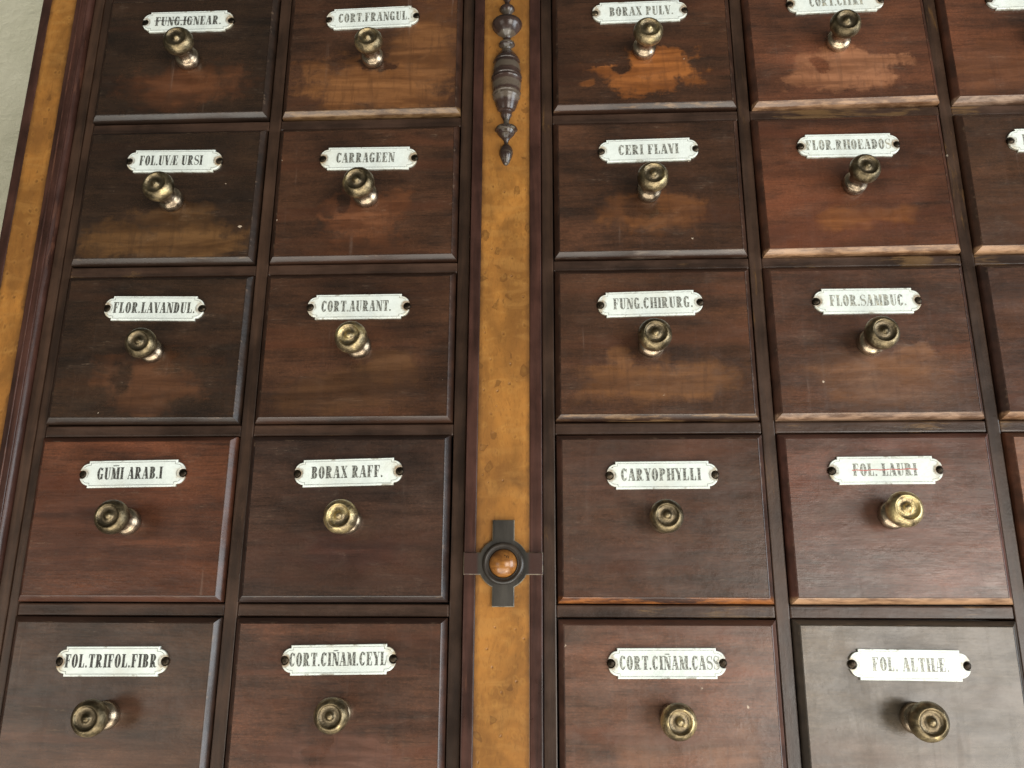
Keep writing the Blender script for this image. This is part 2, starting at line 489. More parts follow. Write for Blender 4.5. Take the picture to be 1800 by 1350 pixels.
def finish(bm, name, mat, smooth=False):
    me = bpy.data.meshes.new(name)
    bmesh.ops.recalc_face_normals(bm, faces=bm.faces[:])
    bm.to_mesh(me)
    bm.free()
    for p in me.polygons:
        p.use_smooth = smooth
    me.materials.append(mat)
    return me


def board(name, x0, x1, y0, y1, z0, z1, mat, parent, bev=0.0008, seg=2):
    """a bevelled board given in cabinet millimetres; origin at its middle"""
    x0, x1, y0, y1, z0, z1 = (v * MM for v in (x0, x1, y0, y1, z0, z1))
    bm = bmesh.new()
    bmesh.ops.create_cube(bm, size=1)
    for v in bm.verts:
        v.co = Vector((v.co.x * (x1 - x0), v.co.y * (z1 - z0), v.co.z * (y1 - y0)))
    if bev:
        bmesh.ops.bevel(bm, geom=bm.edges[:], offset=bev, segments=seg, affect='EDGES', profile=0.6)
    o = link(name, finish(bm, name, mat), parent, P((x0 + x1) / 2, (y0 + y1) / 2, (z0 + z1) / 2))
    return o


def empty(name, loc, label=None, cat=None, group=None, parent=None):
    o = bpy.data.objects.new(name, None)
    o.empty_display_size = 0.02
    C.objects.link(o)
    o.location = loc
    if parent:
        o.parent = parent
    if label:
        o['label'], o['category'] = label, cat
    if group:
        o['group'] = group
    return o


def extrude_poly(bm, rings, cap_last=True):
    """rings: list of equal length point lists [(x, z(up), out)], joined in sequence"""
    vs = [[bm.verts.new((p[0] * MM, -p[2] * MM, p[1] * MM)) for p in r] for r in rings]
    n = len(vs[0])
    for a, b in zip(vs, vs[1:]):
        for i in range(n):
            j = (i + 1) % n
            bm.faces.new((a[i], a[j], b[j], b[i]))
    if cap_last:
        bm.faces.new(vs[-1])


def lathe(bm, prof, seg=40, axis='out', half=False):
    """prof: list of (t, r) mm.  axis 'out': t along the outward normal; 'up': t along the vertical"""
    rows = []
    for t, r in prof:
        row = []
        for k in range(seg):
            a = 2 * math.pi * k / seg
            if axis == 'out':
                row.append(bm.verts.new((r * math.cos(a) * MM, -t * MM, r * math.sin(a) * MM)))
            else:
                row.append(bm.verts.new((r * math.cos(a) * MM, r * math.sin(a) * MM, t * MM)))
        rows.append(row)
    for a, b in zip(rows, rows[1:]):
        for i in range(seg):
            j = (i + 1) % seg
            bm.faces.new((a[i], a[j], b[j], b[i]))
    bm.faces.new(rows[0])
    bm.faces.new(rows[-1])


# ------------------------------------------------------------------ layout (mm)
DW, DH = 157.8, 126.9
XC = {1: 0.0, 2: 170.0, 3: 409.4, 4: 579.4, 5: 749.4}
PITCH_Y = 138.2
ROWS = 5
YT = 127 + 26            # top of the front frame
YB = -(ROWS - 1) * PITCH_Y - 26
XR = XC[5] + DW + 40
GAP = 1.1
ZP = 6.5                 # drawer panel stands this far out of the frame


def dcentre(r, c):
    return XC[c] + DW / 2, -(r - 1) * PITCH_Y + DH / 2


# ------------------------------------------------------------------ the wall behind
wb = bmesh.new()
bmesh.ops.create_grid(wb, x_segments=1, y_segments=1, size=1)
for v in wb.verts:
    v.co = P(v.co.x * 3.0 + 0.3, v.co.y * 2.2, -0.335)
wall = link('wall', finish(wb, 'wall', M_WALL))
wall['kind'] = 'structure'

# ------------------------------------------------------------------ the cabinet
cab = empty('apothecary_cabinet', P(0.42, YB * MM, 0),
            'dark mahogany apothecary cabinet with amber burl pilasters around the labelled drawers', 'cabinet')
CO = cab.location.copy()


def part(o, par=None):
    o.parent = par or cab
    base = CO if par is None else CO
    o.location = o.location - base
    return o


def cboard(*a, **k):
    worn = k.pop('worn', 0.25)
    o = board(*a, None, **k)
    o['worn'] = worn
    return part(o)


cboard('carcass', -66, XR, YB, YT, -320, -24, M_SIDE, bev=0.001)
# stiles and rails, butted
cboard('stile', -8.2, -GAP, YB, YT, -20, 0, M_STILE, worn=0.1)
cboard('stile', -17.6, -8.8, YB, YT, -20, 0.4, M_STILE, worn=0.1)
cboard('stile', XC[1] + DW + GAP, XC[2] - GAP, YB, YT, -20, 0, M_STILE, worn=0.3)
cboard('stile', XC[2] + DW + GAP, 338.6, YB, YT, -20, 0, M_STILE, worn=0.35)
cboard('stile', 398.9, XC[3] - GAP, YB, YT, -20, 0.6, M_STILE, worn=0.34)
cboard('stile', XC[3] + DW + GAP, XC[4] - GAP, YB, YT, -20, 0, M_STILE, worn=0.40)
cboard('stile', XC[4] + DW + GAP, XC[5] - GAP, YB, YT, -20, 0, M_STILE, worn=0.46)
cboard('stile', XC[5] + DW + GAP, XR, YB, YT, -20, 0, M_STILE, worn=0.4)
for c in range(1, 6):
    xa, xb = XC[c] - GAP + 0.12, XC[c] + DW + GAP - 0.12
    cboard('rail', xa, xb, 127 + GAP, YT, -20, -0.5, M_RAIL)
    for r in range(1, ROWS):
        yt = -(r - 1) * PITCH_Y - GAP
        cboard('rail', xa, xb, yt - (PITCH_Y - DH) + 2 * GAP, yt, -20, -0.4, M_RAIL,
               worn={1: 0.22, 2: 0.28, 3: 0.42, 4: 0.62, 5: 0.62}[c] + rng.uniform(-.08, .12), bev=0.0014, seg=3)
    cboard('rail', xa, xb, YB, -(ROWS - 1) * PITCH_Y - GAP, -20, -0.5, M_RAIL)


def moulding(name, pts, mat, worn=0.2):
    """vertical moulding: pts = (x, out) section in mm, extruded over the front height"""
    bm = bmesh.new()
    cx = sum(p[0] for p in pts) / len(pts)
    n = len(pts)
    lo = [bm.verts.new(((x - cx) * MM, -z * MM, YB * MM)) for x, z in pts]
    hi = [bm.verts.new(((x - cx) * MM, -z * MM, YT * MM)) for x, z in pts]
    for i in range(n):
        j = (i + 1) % n
        bm.faces.new((lo[i], lo[j], hi[j], hi[i]))
    bm.faces.new(lo)
    bm.faces.new(hi[::-1])
    me = finish(bm, name, mat, True)
    me.set_sharp_from_angle(angle=R(28))
    o = link(name, me, None, Vector((cx * MM, 0, 0)))
    o['worn'] = worn
    return part(o)


# quarter round between the left pilaster and the drawers, with its small bead
pts = [(-25.2, -18), (-25.2, 8.0)]
for k in range(9):
    a = math.pi / 2 * (1 - k / 8)
    pts.append((-24.6 + 6.4 * math.cos(a), 1.2 + 6.4 * math.sin(a)))
pts += [(-18.2, -18)]
moulding('cove_moulding', pts, M_BAND, 0.5)
moulding('bead', [(-26.8, -18), (-26.8, 8.4)] + [(-26.1 + 0.7 * math.cos(math.pi * (1 - k / 6)), 8.4 + 0.7 * math.sin(math.pi * (1 - k / 6))) for k in range(1, 6)] + [(-25.4, 8.4), (-25.4, -18)], M_BAND, 0.7)


def pilaster(xl, xr, b0, b1, z, label):
    """xl..xr outer edges, b0/b1 joint lines between the dark bands and the burl panel"""
    p = empty('pilaster', Vector((0, 0, 0)), parent=cab)
    p.location = Vector((0, 0, 0))
    p['label'] = label

    def sub(o):
        o.parent = p
        o.location = o.location - CO
        return o
    e = board('edge_band', xl, b0, YB, YT, -18, z, M_BAND, None, bev=0.0009, seg=3)
    e['worn'] = 0.3
    sub(e)
    e = board('edge_band', b1, xr, YB, YT, -18, z, M_BAND, None, bev=0.0009, seg=3)
    e['worn'] = 0.3
    sub(e)
    b = board('burl_panel', b0 + 0.05, b1 - 0.05, YB, YT, -18, z - 0.5, M_BURL, None, bev=0.0003)
    b['half_width'] = (b1 - b0) / 2 * MM
    sub(b)
    return p, sub


ZC = 8.0
K = (0.6733 - ZC * MM) / 0.6733


def W(x):                # apparent x on the frame plane -> x on the raised pilaster plane
    return 407.3 + (x - 407.3) * K


def WY(y):
    return -441.5 + (y + 441.5) * K


# left corner pilaster, rounded outer edge
pl, subl = pilaster(W(-68.6), W(-26.6) + 0.6, W(-60.2), W(-36.2), ZC, 'narrow amber burl pilaster at the left corner of the cabinet')
pc, subc = pilaster(W(339.0), W(398.2), W(347.9), W(388.6), ZC, 'amber burl pilaster between the two banks of drawers')

# turned half spindle
prof = [(138, 0.5), (136, 3.0), (128, 5.5), (124, 4.0), (121, 2.2), (117.5, 2.0), (115.5, 4.6), (114.2, 6.6), (112.8, 7.0), (110.6, 6.6), (108.2, 4.4), (106.4, 3.0), (104.8, 1.7),
        (101.6, 1.5), (100.6, 3.0), (99.8, 7.0), (99.0, 11.6), (97.8, 13.4), (96.6, 13.9), (94.4, 13.8), (91.5, 12.8), (88.5, 10.8), (86.0, 8.6), (84.6, 7.2),
        (83.4, 4.6), (81.6, 3.4), (79.0, 3.0), (77.6, 3.4), (76.9, 6.2), (75.6, 7.3), (73.8, 7.3), (72.6, 6.6), (71.4, 4.6), (69.6, 3.6), (68.2, 3.6), (67.4, 5.6),
        (65.4, 7.2), (63, 8.8), (60.4, 10.0), (59.6, 11.0), (57.4, 11.7), (55.8, 12.0), (55.3, 11.4), (49, 12.4), (42.4, 12.7), (42, 13.4), (39.8, 13.7), (39.1, 13.0),
        (37.6, 13.1), (36.9, 13.6), (36.0, 13.1), (30, 12.7), (24.6, 12.1), (24.2, 12.7), (22.4, 12.5), (21.9, 11.8), (20.2, 11.6), (19.8, 12.1), (18.4, 11.8), (17.6, 10.9), (12.4, 9.5),
        (8, 8.0), (6.2, 7.2), (5.6, 5.4), (4.2, 4.9), (2.4, 5.0), (1.0, 4.7), (-0.8, 3.6), (-3.2, 2.6), (-6.4, 2.3), (-8.8, 2.3), (-9.8, 3.2),
        (-10.4, 7.0), (-11.4, 9.6), (-12.8, 10.0), (-14.0, 9.6), (-14.8, 8.2), (-16.0, 7.8), (-18.2, 6.6), (-20.8, 4.0), (-23.4, 2.2), (-26.0, 1.7),
        (-27.2, 2.8), (-29.6, 4.6), (-32.6, 5.8), (-36, 6.0), (-39.2, 5.1), (-42.4, 3.9), (-44.8, 3.0), (-46.8, 1.6), (-47.6, 0.2)]
KS = (0.6733 - 12 * MM) / 0.6733
bm = bmesh.new()
lathe(bm, [((-441.5 + (t + 441.5) * KS) - 0, r * KS) for t, r in prof], 40, 'up')
me = finish(bm, 'turned_spindle', M_TURN, True)
me.set_sharp_from_angle(angle=R(38))
sp = link('turned_spindle', me, None, P(W(368.4) * MM, 0, (ZC - 0.8) * MM))
sp['worn'] = 0.55
subc(sp)

def offset_in(pts, d):
    """inward offset of a clockwise/anticlockwise polygon by averaged normals"""
    n = len(pts)
    area2 = sum(pts[i][0] * pts[(i + 1) % n][1] - pts[(i + 1) % n][0] * pts[i][1] for i in range(n))
    sg = 1 if area2 > 0 else -1
    out = []
    for i in range(n):
        p, q, r = pts[i - 1], pts[i], pts[(i + 1) % n]
        n1 = (-(q[1] - p[1]) * sg, (q[0] - p[0]) * sg)
        n2 = (-(r[1] - q[1]) * sg, (r[0] - q[0]) * sg)
        l1, l2 = math.hypot(*n1) or 1, math.hypot(*n2) or 1
        n1 = (n1[0] / l1, n1[1] / l1)
        n2 = (n2[0] / l2, n2[1] / l2)
        k = 1 + n1[0] * n2[0] + n1[1] * n2[1]
        k = max(k, 0.55)
        out.append((q[0] + (n1[0] + n2[0]) / k * d, q[1] + (n1[1] + n2[1]) / k * d))
    return out


# cross plate with circular middle
BX, BY = W(368.9), WY(-386.0)


def cross_outline():
    ar, ahw, vt, vb, hl, hr = 18.9, 8.1, 32.2, 31.2, 29.6, 29.4
    vh = 8.2
    pts = []

    def arc(a0, a1, n=10):
        for k in range(n + 1):
            a = a0 + (a1 - a0) * k / n
            pts.append((ar * math.cos(a), ar * math.sin(a)))
    aH = math.asin(ahw / ar)
    aV = math.acos(vh / ar)
    pts += [(hr, -ahw), (hr, ahw)]
    arc(aH, aV)
    pts += [(vh, vt), (-vh, vt)]
    arc(math.pi - aV, math.pi - aH)
    pts += [(-hl, ahw), (-hl, -ahw)]
    arc(math.pi + aH, math.pi + aV)
    pts += [(-vh, -vb), (vh, -vb)]
    arc(2 * math.pi - aV, 2 * math.pi - aH)
    return pts


co = cross_outline()
bm = bmesh.new()
extrude_poly(bm, [[(x, y, -0.4) for x, y in co], [(x, y, 2.4) for x, y in co], [(x, y, 3.0) for x, y in offset_in(co, 0.6)]])
M_CROSS = frame_wood('cross_plate_wood', (0.036, 0.031, 0.025), True, (0.15, 0.12, 0.08), 0.38, 0.0002)
_T = NT.__new__(NT)
_T.m, _T.t = M_CROSS, M_CROSS.node_tree
_T.b = _T.t.nodes['Principled BSDF']
_src = _T.b.inputs['Base Color'].links[0].from_socket
_ob = _T.obj()
_xyz = _T.sep(_ob)
_col = _T.mix(_T.step(_T.math('ABSOLUTE', _xyz[0]), 0.0175, 0.0205), _src, (0.044, 0.019, 0.014))
_lit_rim = _T.math('MULTIPLY', _T.step(_xyz[1], -0.00294, -0.0027), _T.step(_T.noise(_ob, 160, 4, 0.6), 0.36, 0.52))  # light caught along the plate edges, painted as tan on bevel and sides
_col = _T.mix(_T.math('MULTIPLY', _lit_rim, 0.8), _col, (0.20, 0.165, 0.11))
_T.put(_T.b.inputs['Base Color'], _col)
cp = link('cross_plate', finish(bm, 'cross_plate', M_CROSS), None, P(BX * MM, BY * MM, ZC * MM))
cp['worn'] = 0.25
subc(cp)
bm = bmesh.new()
lathe(bm, [(2.8, 15.6), (3.3, 15.6), (4.4, 15.2), (5.4, 14.2), (5.6, 13.2), (5.0, 12.3), (4.6, 11.8), (5.0, 11.2), (4.8, 10.6), (3.4, 10.2), (2.4, 10.0)], 56)
me = finish(bm, 'boss_ring', M_EBON, True)
bo = link('boss_ring', me, None, P(BX * MM, BY * MM, ZC * MM))
bo['worn'] = 0.4
subc(bo)
bm = bmesh.new()
lathe(bm, [(1.0, 10.4)] + [(3.4 + 8.6 * math.sin(a), 10.3 * math.cos(a)) for a in [math.pi / 2 * k / 16 for k in range(0, 16)]] + [(12.0, 0.05)], 48)
subc(link('boss_ball', finish(bm, 'boss_ball', M_BALL, True), None, P(BX * MM, BY * MM, ZC * MM)))

# ------------------------------------------------------------------ lettering: hand drawn condensed roman capitals
SW, HL = 0.218, 0.062     # thick stem, hairline (cap height 1)


class Glyphs:
    def __init__(self):
        self.q = []

    def quad(self, *p):
        self.q.append(p)

    def rect(self, x0, x1, y0, y1):
        self.quad((x0, y0), (x1, y0), (x1, y1), (x0, y1))

    def ring(self, cx, cy, ax, ay, tx, ty, a0, a1, n=18):
        """part of an elliptical ring, thickness tx at the sides and ty at top and bottom"""
        for k in range(n):
            p = []
            for a in (a0 + (a1 - a0) * k / n, a0 + (a1 - a0) * (k + 1) / n):
                c, s = math.cos(a), math.sin(a)
                p.append(((cx + ax * c, cy + ay * s), (cx + (ax - tx) * c, cy + (ay - ty) * s)))
            self.quad(p[0][0], p[1][0], p[1][1], p[0][1])

    def pen(self, pts):
        """pts: (x, y, half width in x, half width in y)"""
        for a, b in zip(pts, pts[1:]):
            dx, dy = b[0] - a[0], b[1] - a[1]
            l = math.hypot(dx, dy) or 1
            nx, ny = -dy / l, dx / l
            self.quad((a[0] + nx * a[2], a[1] + ny * a[2]), (b[0] + nx * b[2], b[1] + ny * b[2]),
                      (b[0] - nx * b[2], b[1] - ny * b[2]), (a[0] - nx * a[2], a[1] - ny * a[2]))

    def serif(self, x0, x1, top):
        if top:
            self.rect(x0, x1, 1 - HL, 1)
        else:
            self.rect(x0, x1, 0, HL)

    def stem(self, x, w=SW, s=0.06, bot=True, top=True):
        self.rect(x, x + w, HL if bot else 0, 1 - HL if top else 1)
        if bot:
            self.serif(x - s, x + w + s, False)
        if top:
            self.serif(x - s, x + w + s, True)

    def diag(self, x0, y0, x1, y1, w):
        self.quad((x0, y0), (x0 + w, y0), (x1 + w, y1), (x1, y1))


def glyph(ch):
    g = Glyphs()
    PI = math.pi
    if ch == 'I':
        g.stem(0.07)
        wd = 0.33
    elif ch in 'EF':
        g.stem(0.07)
        g.rect(0.31, 0.52, 1 - HL, 1)
        g.quad((0.43, 1 - HL), (0.52, 1 - HL), (0.52, 0.70), (0.49, 0.70))
        g.rect(0.255, 0.40, 0.49, 0.49 + HL)
        g.rect(0.37, 0.41, 0.38, 0.66)
        if ch == 'E':
            g.rect(0.31, 0.53, 0, HL)
            g.quad((0.44, HL), (0.53, HL), (0.53, 0.32), (0.50, 0.32))
        wd = 0.58 if ch == 'E' else 0.56
    elif ch == 'L':
        g.stem(0.07)
        g.rect(0.31, 0.52, 0, HL)
        g.quad((0.42, HL), (0.52, HL), (0.52, 0.36), (0.49, 0.36))
        wd = 0.56
    elif ch == 'T':
        g.stem(0.20, top=False)
        g.rect(0.02, 0.565, 1 - HL, 1)
        g.quad((0.02, 1 - HL), (0.12, 1 - HL), (0.05, 0.68), (0.02, 0.68))
        g.quad((0.465, 1 - HL), (0.565, 1 - HL), (0.565, 0.68), (0.535, 0.68))
        wd = 0.59
    elif ch in 'BPRD':
        g.stem(0.07)
        if ch == 'D':
            g.ring(0.28, 0.5, 0.29, 0.5, SW, HL, -PI / 2, PI / 2)
            wd = 0.62
        else:
            y0 = 0.46 if ch != 'B' else 0.5
            ry = (1 - y0) / 2
            g.ring(0.30, y0 + ry, 0.245 if ch != 'B' else 0.22, ry, SW - .01, HL, -PI / 2, PI / 2)
            g.rect(0.255, 0.31, y0, y0 + HL)
            g.rect(0.255, 0.31, 1 - HL, 1)
            wd = 0.58
            if ch == 'B':
                g.ring(0.30, 0.265, 0.255, 0.265, SW, HL, -PI / 2, PI / 2)
                wd = 0.60
            if ch == 'R':
                g.ring(0.30, 0.23, 0.19, 0.25, SW - .01, HL, 0, PI / 2, 9)
                g.quad((0.315, 0.24), (0.49, 0.24), (0.53, 0.06), (0.37, 0.05))
                g.ring(0.52, 0.12, 0.14, 0.12, 0.06, HL, -PI * 0.92, -PI * 0.1, 8)
                wd = 0.66
    elif ch in 'OCG':
        if ch == 'O':
            g.ring(0.29, 0.5, 0.27, 0.52, SW, HL, 0, 2 * PI, 36)
            wd = 0.58
        else:
            g.ring(0.29, 0.5, 0.27, 0.52, SW, HL, PI * 0.2, PI * 1.8, 30)
            g.quad((0.47, 0.98), (0.52, 0.98), (0.52, 0.66), (0.49, 0.68))
            if ch == 'G':
                g.rect(0.38, 0.54, 0.02, 0.40)
                g.rect(0.32, 0.58, 0.40, 0.40 + HL)
                wd = 0.62
            else:
                g.quad((0.485, 0.18), (0.515, 0.18), (0.50, 0.32), (0.48, 0.32))
                wd = 0.57
    elif ch == 'S':
        n = 30
        pts = []
        for k in range(n + 1):
            t = k / n
            if t < 0.5:
                a = PI * (0.12 + (1.38) * t / 0.5)
                x, y = 0.275 + 0.20 * math.cos(a), 0.745 + 0.235 * math.sin(a)
            else:
                a = PI * (0.5 - 1.38 * (t - 0.5) / 0.5)
                x, y = 0.275 + 0.215 * math.cos(a), 0.265 + 0.245 * math.sin(a)
            pts.append((x, y, 0.022 + 0.075 * math.exp(-((t - 0.5) / 0.2) ** 2), 0))
        g.pen(pts)
        g.quad((0.45, 0.98), (0.49, 0.98), (0.49, 0.68), (0.46, 0.70))
        g.quad((0.06, 0.02), (0.10, 0.02), (0.09, 0.34), (0.06, 0.34))
        wd = 0.54
    elif ch == 'U':
        g.rect(0.07, 0.07 + SW, 0.24, 1 - HL)
        g.serif(0.01, 0.31, True)
        g.rect(0.47, 0.47 + HL, 0.24, 1 - HL)
        g.serif(0.40, 0.59, True)
        g.ring(0.295, 0.25, 0.225, 0.27, 0.0, 0.0, PI, 2 * PI, 2)
        for k in range(12):
            a, b = PI + PI * k / 12, PI + PI * (k + 1) / 12
            o = []
            for t in (a, b):
                f = (t - PI) / PI
                th = SW * (1 - f) + HL * f
                o.append(((0.295 + 0.225 * math.cos(t), 0.25 + 0.27 * math.sin(t)),
                          (0.07 + SW + (0.47 - 0.07 - SW) * (1 - math.cos(f * PI)) / 2, 0.25 + 0.19 * math.sin(t))))
            g.quad(o[0][0], o[1][0], o[1][1], o[0][1])
        wd = 0.61
    elif ch in 'AVÆ':
        if ch == 'V':
            g.diag(0.22, 0.0, 0.03, 1 - HL, SW)
            g.quad((0.33, 0.12), (0.36, 0.02), (0.53, 1 - HL), (0.48, 1 - HL))
            g.serif(-0.03, 0.28, True)
            g.serif(0.42, 0.60, True)
            wd = 0.58
        else:
            g.quad((0.05, HL), (0.10, HL), (0.30, 0.96), (0.25, 0.96))
            g.rect(0.14, 0.36, 0.28, 0.28 + HL)
            g.serif(-0.02, 0.17, False)
            if ch == 'A':
                g.diag(0.36, HL, 0.19, 1.0, SW)
                g.serif(0.29, 0.62, False)
                wd = 0.61
            else:
                g.rect(0.34, 0.34 + SW, HL, 1 - HL)
                g.rect(0.24, 0.78, 1 - HL, 1)
                g.rect(0.29, 0.80, 0, HL)
                g.quad((0.70, 1 - HL), (0.78, 1 - HL), (0.78, 0.70), (0.75, 0.70))
                g.quad((0.71, HL), (0.80, HL), (0.80, 0.32), (0.77, 0.32))
                g.rect(0.525, 0.66, 0.49, 0.49 + HL)
                g.rect(0.63, 0.67, 0.38, 0.66)
                wd = 0.85
    elif ch in 'NÑ':
        g.rect(0.10, 0.10 + HL, HL, 1 - HL)
        g.serif(0.01, 0.22, False)
        g.serif(-0.01, 0.20, True)
        g.diag(0.40, 0.0, 0.09, 1 - HL, SW)
        g.rect(0.535, 0.535 + HL, 0.0, 1 - HL)
        g.serif(0.44, 0.66, True)
        if ch == 'Ñ':
            g.rect(0.14, 0.56, 1.09, 1.16)
        wd = 0.65
    elif ch in 'Mm':
        g.rect(0.08, 0.08 + HL, HL, 1 - HL)
        g.serif(0.0, 0.19, False)
        g.serif(-0.01, 0.18, True)
        g.diag(0.26, 0.02, 0.09, 1 - HL, SW)
        g.quad((0.345, 0.10), (0.375, 0.02), (0.565, 1 - HL), (0.53, 1 - HL))
        g.rect(0.54, 0.54 + SW, HL, 1 - HL)
        g.serif(0.50, 0.79, True)
        g.serif(0.48, 0.79, False)
        if ch == 'm':
            g.rect(0.12, 0.66, 1.10, 1.17)
        wd = 0.79
    elif ch == 'X':
        g.diag(0.37, HL, 0.05, 1 - HL, SW)
        g.quad((0.09, HL), (0.14, HL), (0.51, 1 - HL), (0.46, 1 - HL))
        g.serif(0.0, 0.24, False)
        g.serif(0.31, 0.61, False)
        g.serif(0.0, 0.29, True)
        g.serif(0.39, 0.59, True)
        wd = 0.60
    elif ch == 'Y':
        g.rect(0.205, 0.205 + SW, HL, 0.46)
        g.serif(0.13, 0.46, False)
        g.diag(0.205, 0.46, 0.03, 1 - HL, SW)
        g.quad((0.345, 0.46), (0.39, 0.46), (0.52, 1 - HL), (0.475, 1 - HL))
        g.serif(-0.03, 0.28, True)
        g.serif(0.41, 0.59, True)
        wd = 0.57
    elif ch == 'H':
        g.stem(0.07, s=0.05)
        g.stem(0.44, s=0.05)
        g.rect(0.255, 0.44, 0.48, 0.48 + HL)
        wd = 0.69
    elif ch == '.':
        for k in range(1):
            g.quad((0.03, 0.0), (0.17, 0.0), (0.17, 0.15), (0.03, 0.15))
        wd = 0.20
    else:
        wd = 0.28
    return g.q, wd


CAP, TRACK = 9.4, 0.055


def text_mesh(txt, width):
    x = 0.0
    qs = []
    for ch in txt:
        q, wd = glyph(ch)
        qs += [[(px + x, py) for px, py in p] for p in q]
        x += wd + TRACK
    x -= TRACK
    bm = bmesh.new()
    sx = width / x
    for i, p in enumerate(qs):
        off = 0.10 + 0.0015 * (i % 9)          # neighbouring strokes never share a plane
        vs = [bm.verts.new(((px - x / 2) * sx * MM, -off * MM, (py - 0.5) * CAP * MM)) for px, py in p]
        try:
            f = bm.faces.new(vs)
            if f.calc_area() < 1e-13:
                bm.faces.remove(f)
        except ValueError:
            pass
    for v in [v for v in bm.verts if not v.link_faces]:
        bm.verts.remove(v)
    for f in bm.faces:
        f.normal_update()
        if f.normal.y > 0:
            f.normal_flip()
    me = bpy.data.meshes.new('lettering')
    bm.to_mesh(me)
    bm.free()
    me.materials.append(M_INK)
    return me


# ------------------------------------------------------------------ the enamel plate
def plate_outline(d):
    bx, by = 35.2 - d * 0.9, 10.6 - d
    ex, ey = 7.0 - d * 0.3, 8.6 - d
    right = [(bx, by), (bx, ey + 0.02)]
    nr, ncx = 3.25 + d, 40.0
    a_end = None
    for k in range(1, 41):
        a = math.pi / 2 * (1 - k / 40)
        x, y = bx + ex * math.cos(a) + 0.3 * math.sin(a) * 0, ey * math.sin(a)
        if math.hypot(x - ncx, y) < nr:
            break
        if k % 4 == 0:
            right.append((x, y))
        a_end = (x, y)
    if len(right) < 2 or math.hypot(right[-1][0] - a_end[0], right[-1][1] - a_end[1]) > 0.05:
        right.append(a_end)
    ang = math.atan2(a_end[1], a_end[0] - ncx)
    for k in range(1, 8):
        a = ang + (math.pi - ang) * k / 8
        right.append((ncx + nr * math.cos(a), nr * math.sin(a)))
    right.append((ncx - nr, 0))
    low = [(x, -y) for x, y in right[:-1][::-1]]
    r = right + low
    l = [(-x, -y) for x, y in r]
    return r + l


PT = 2.4                                       # plate thickness
o0 = plate_outline(0)
bm = bmesh.new()
r_a = [(x, y, 0.0) for x, y in o0]
r_b = [(x, y, PT - 0.7) for x, y in o0]
r_c = [(x, y, PT - 0.2) for x, y in offset_in(o0, 0.15)]
r_d = [(x, y, PT) for x, y in offset_in(o0, 0.42)]
extrude_poly(bm, [r_a, r_b, r_c, r_d])
ME_PLATE = finish(bm, 'label_plate', M_ENAM, True)
ME_PLATE.set_sharp_from_angle(angle=R(14))


def border_mesh():
    bm = bmesh.new()
    for a, b in ((1.55, 1.86),):
        oa, obb = offset_in(o0, a), offset_in(o0, b)
        va = [bm.verts.new((x * MM, -0.05 * MM, y * MM)) for x, y in oa]
        vb = [bm.verts.new((x * MM, -0.05 * MM, y * MM)) for x, y in obb]
        n = len(va)
        for i in range(n):
            j = (i + 1) % n
            mx = (oa[i][0] + oa[j][0]) / 2
            if abs(mx) > 36.0 and abs(oa[i][1]) < 5.3 and abs(oa[j][1]) < 5.3:
                continue                     # the line stops at the screw notch
            try:
                bm.faces.new((va[i], va[j], vb[j], vb[i]))
            except ValueError:
                pass
    for v in [v for v in bm.verts if not v.link_faces]:
        bm.verts.remove(v)
    return finish(bm, 'border_line', M_LINE)


ME_BORDER = border_mesh()
bm = bmesh.new()
lathe(bm, [(0, 3.0), (1.2, 3.0), (1.9, 2.6), (2.4, 1.7), (2.6, 0.6), (2.6, 0.05)], 24)
ME_SCREW = finish(bm, 'screw', M_SCREW, True)

# knob: stem and head (mm along the outward axis)
bm = bmesh.new()
lathe(bm, [(-0.5, 8.4), (0.4, 9.2), (2.0, 9.7), (4.6, 9.7), (6.2, 9.3), (7.2, 8.5), (8.0, 7.3), (9.6, 6.4), (11.6, 5.9), (13.6, 5.8), (15.2, 6.2), (16.4, 7.2), (17.0, 8.1), (17.8, 8.3), (18.4, 7.6)], 44)
ME_STEM = finish(bm, 'knob_stem', M_STEM, True)
bm = bmesh.new()
lathe(bm, [(17.8, 6.0), (18.3, 8.0), (19.2, 9.7), (20.4, 10.9), (22.0, 11.7), (24.0, 11.9), (26.0, 11.6), (27.8, 10.7), (29.2, 9.6), (30.0, 8.6), (30.2, 8.0), (30.0, 7.6), (29.2, 7.2),
           (28.5, 6.4), (28.2, 5.0), (28.3, 3.8), (28.8, 2.9), (29.6, 2.4), (30.4, 1.9), (30.9, 1.2), (31.1, 0.5), (31.1, 0.05)], 48)
ME_KNOB = finish(bm, 'knob', M_BRASS, True)
ME_KNOB.set_sharp_from_angle(angle=R(60))


# drawer front block and its mitred moulding frame (shared meshes, origin at the middle of the front)
def panel_mesh():
    ins = 4.3
    hx, hy = DW / 2 - ins, DH / 2 - ins
    bm = bmesh.new()
    o = [(hx, hy), (-hx, hy), (-hx, -hy), (hx, -hy)]
    extrude_poly(bm, [[(x, y, -18) for x, y in o], [(x, y, ZP - 0.45) for x, y in o], [(x - math.copysign(.25, x), y - math.copysign(.25, y), ZP - 0.2) for x, y in o]])
    return finish(bm, 'front_panel', M_DR)


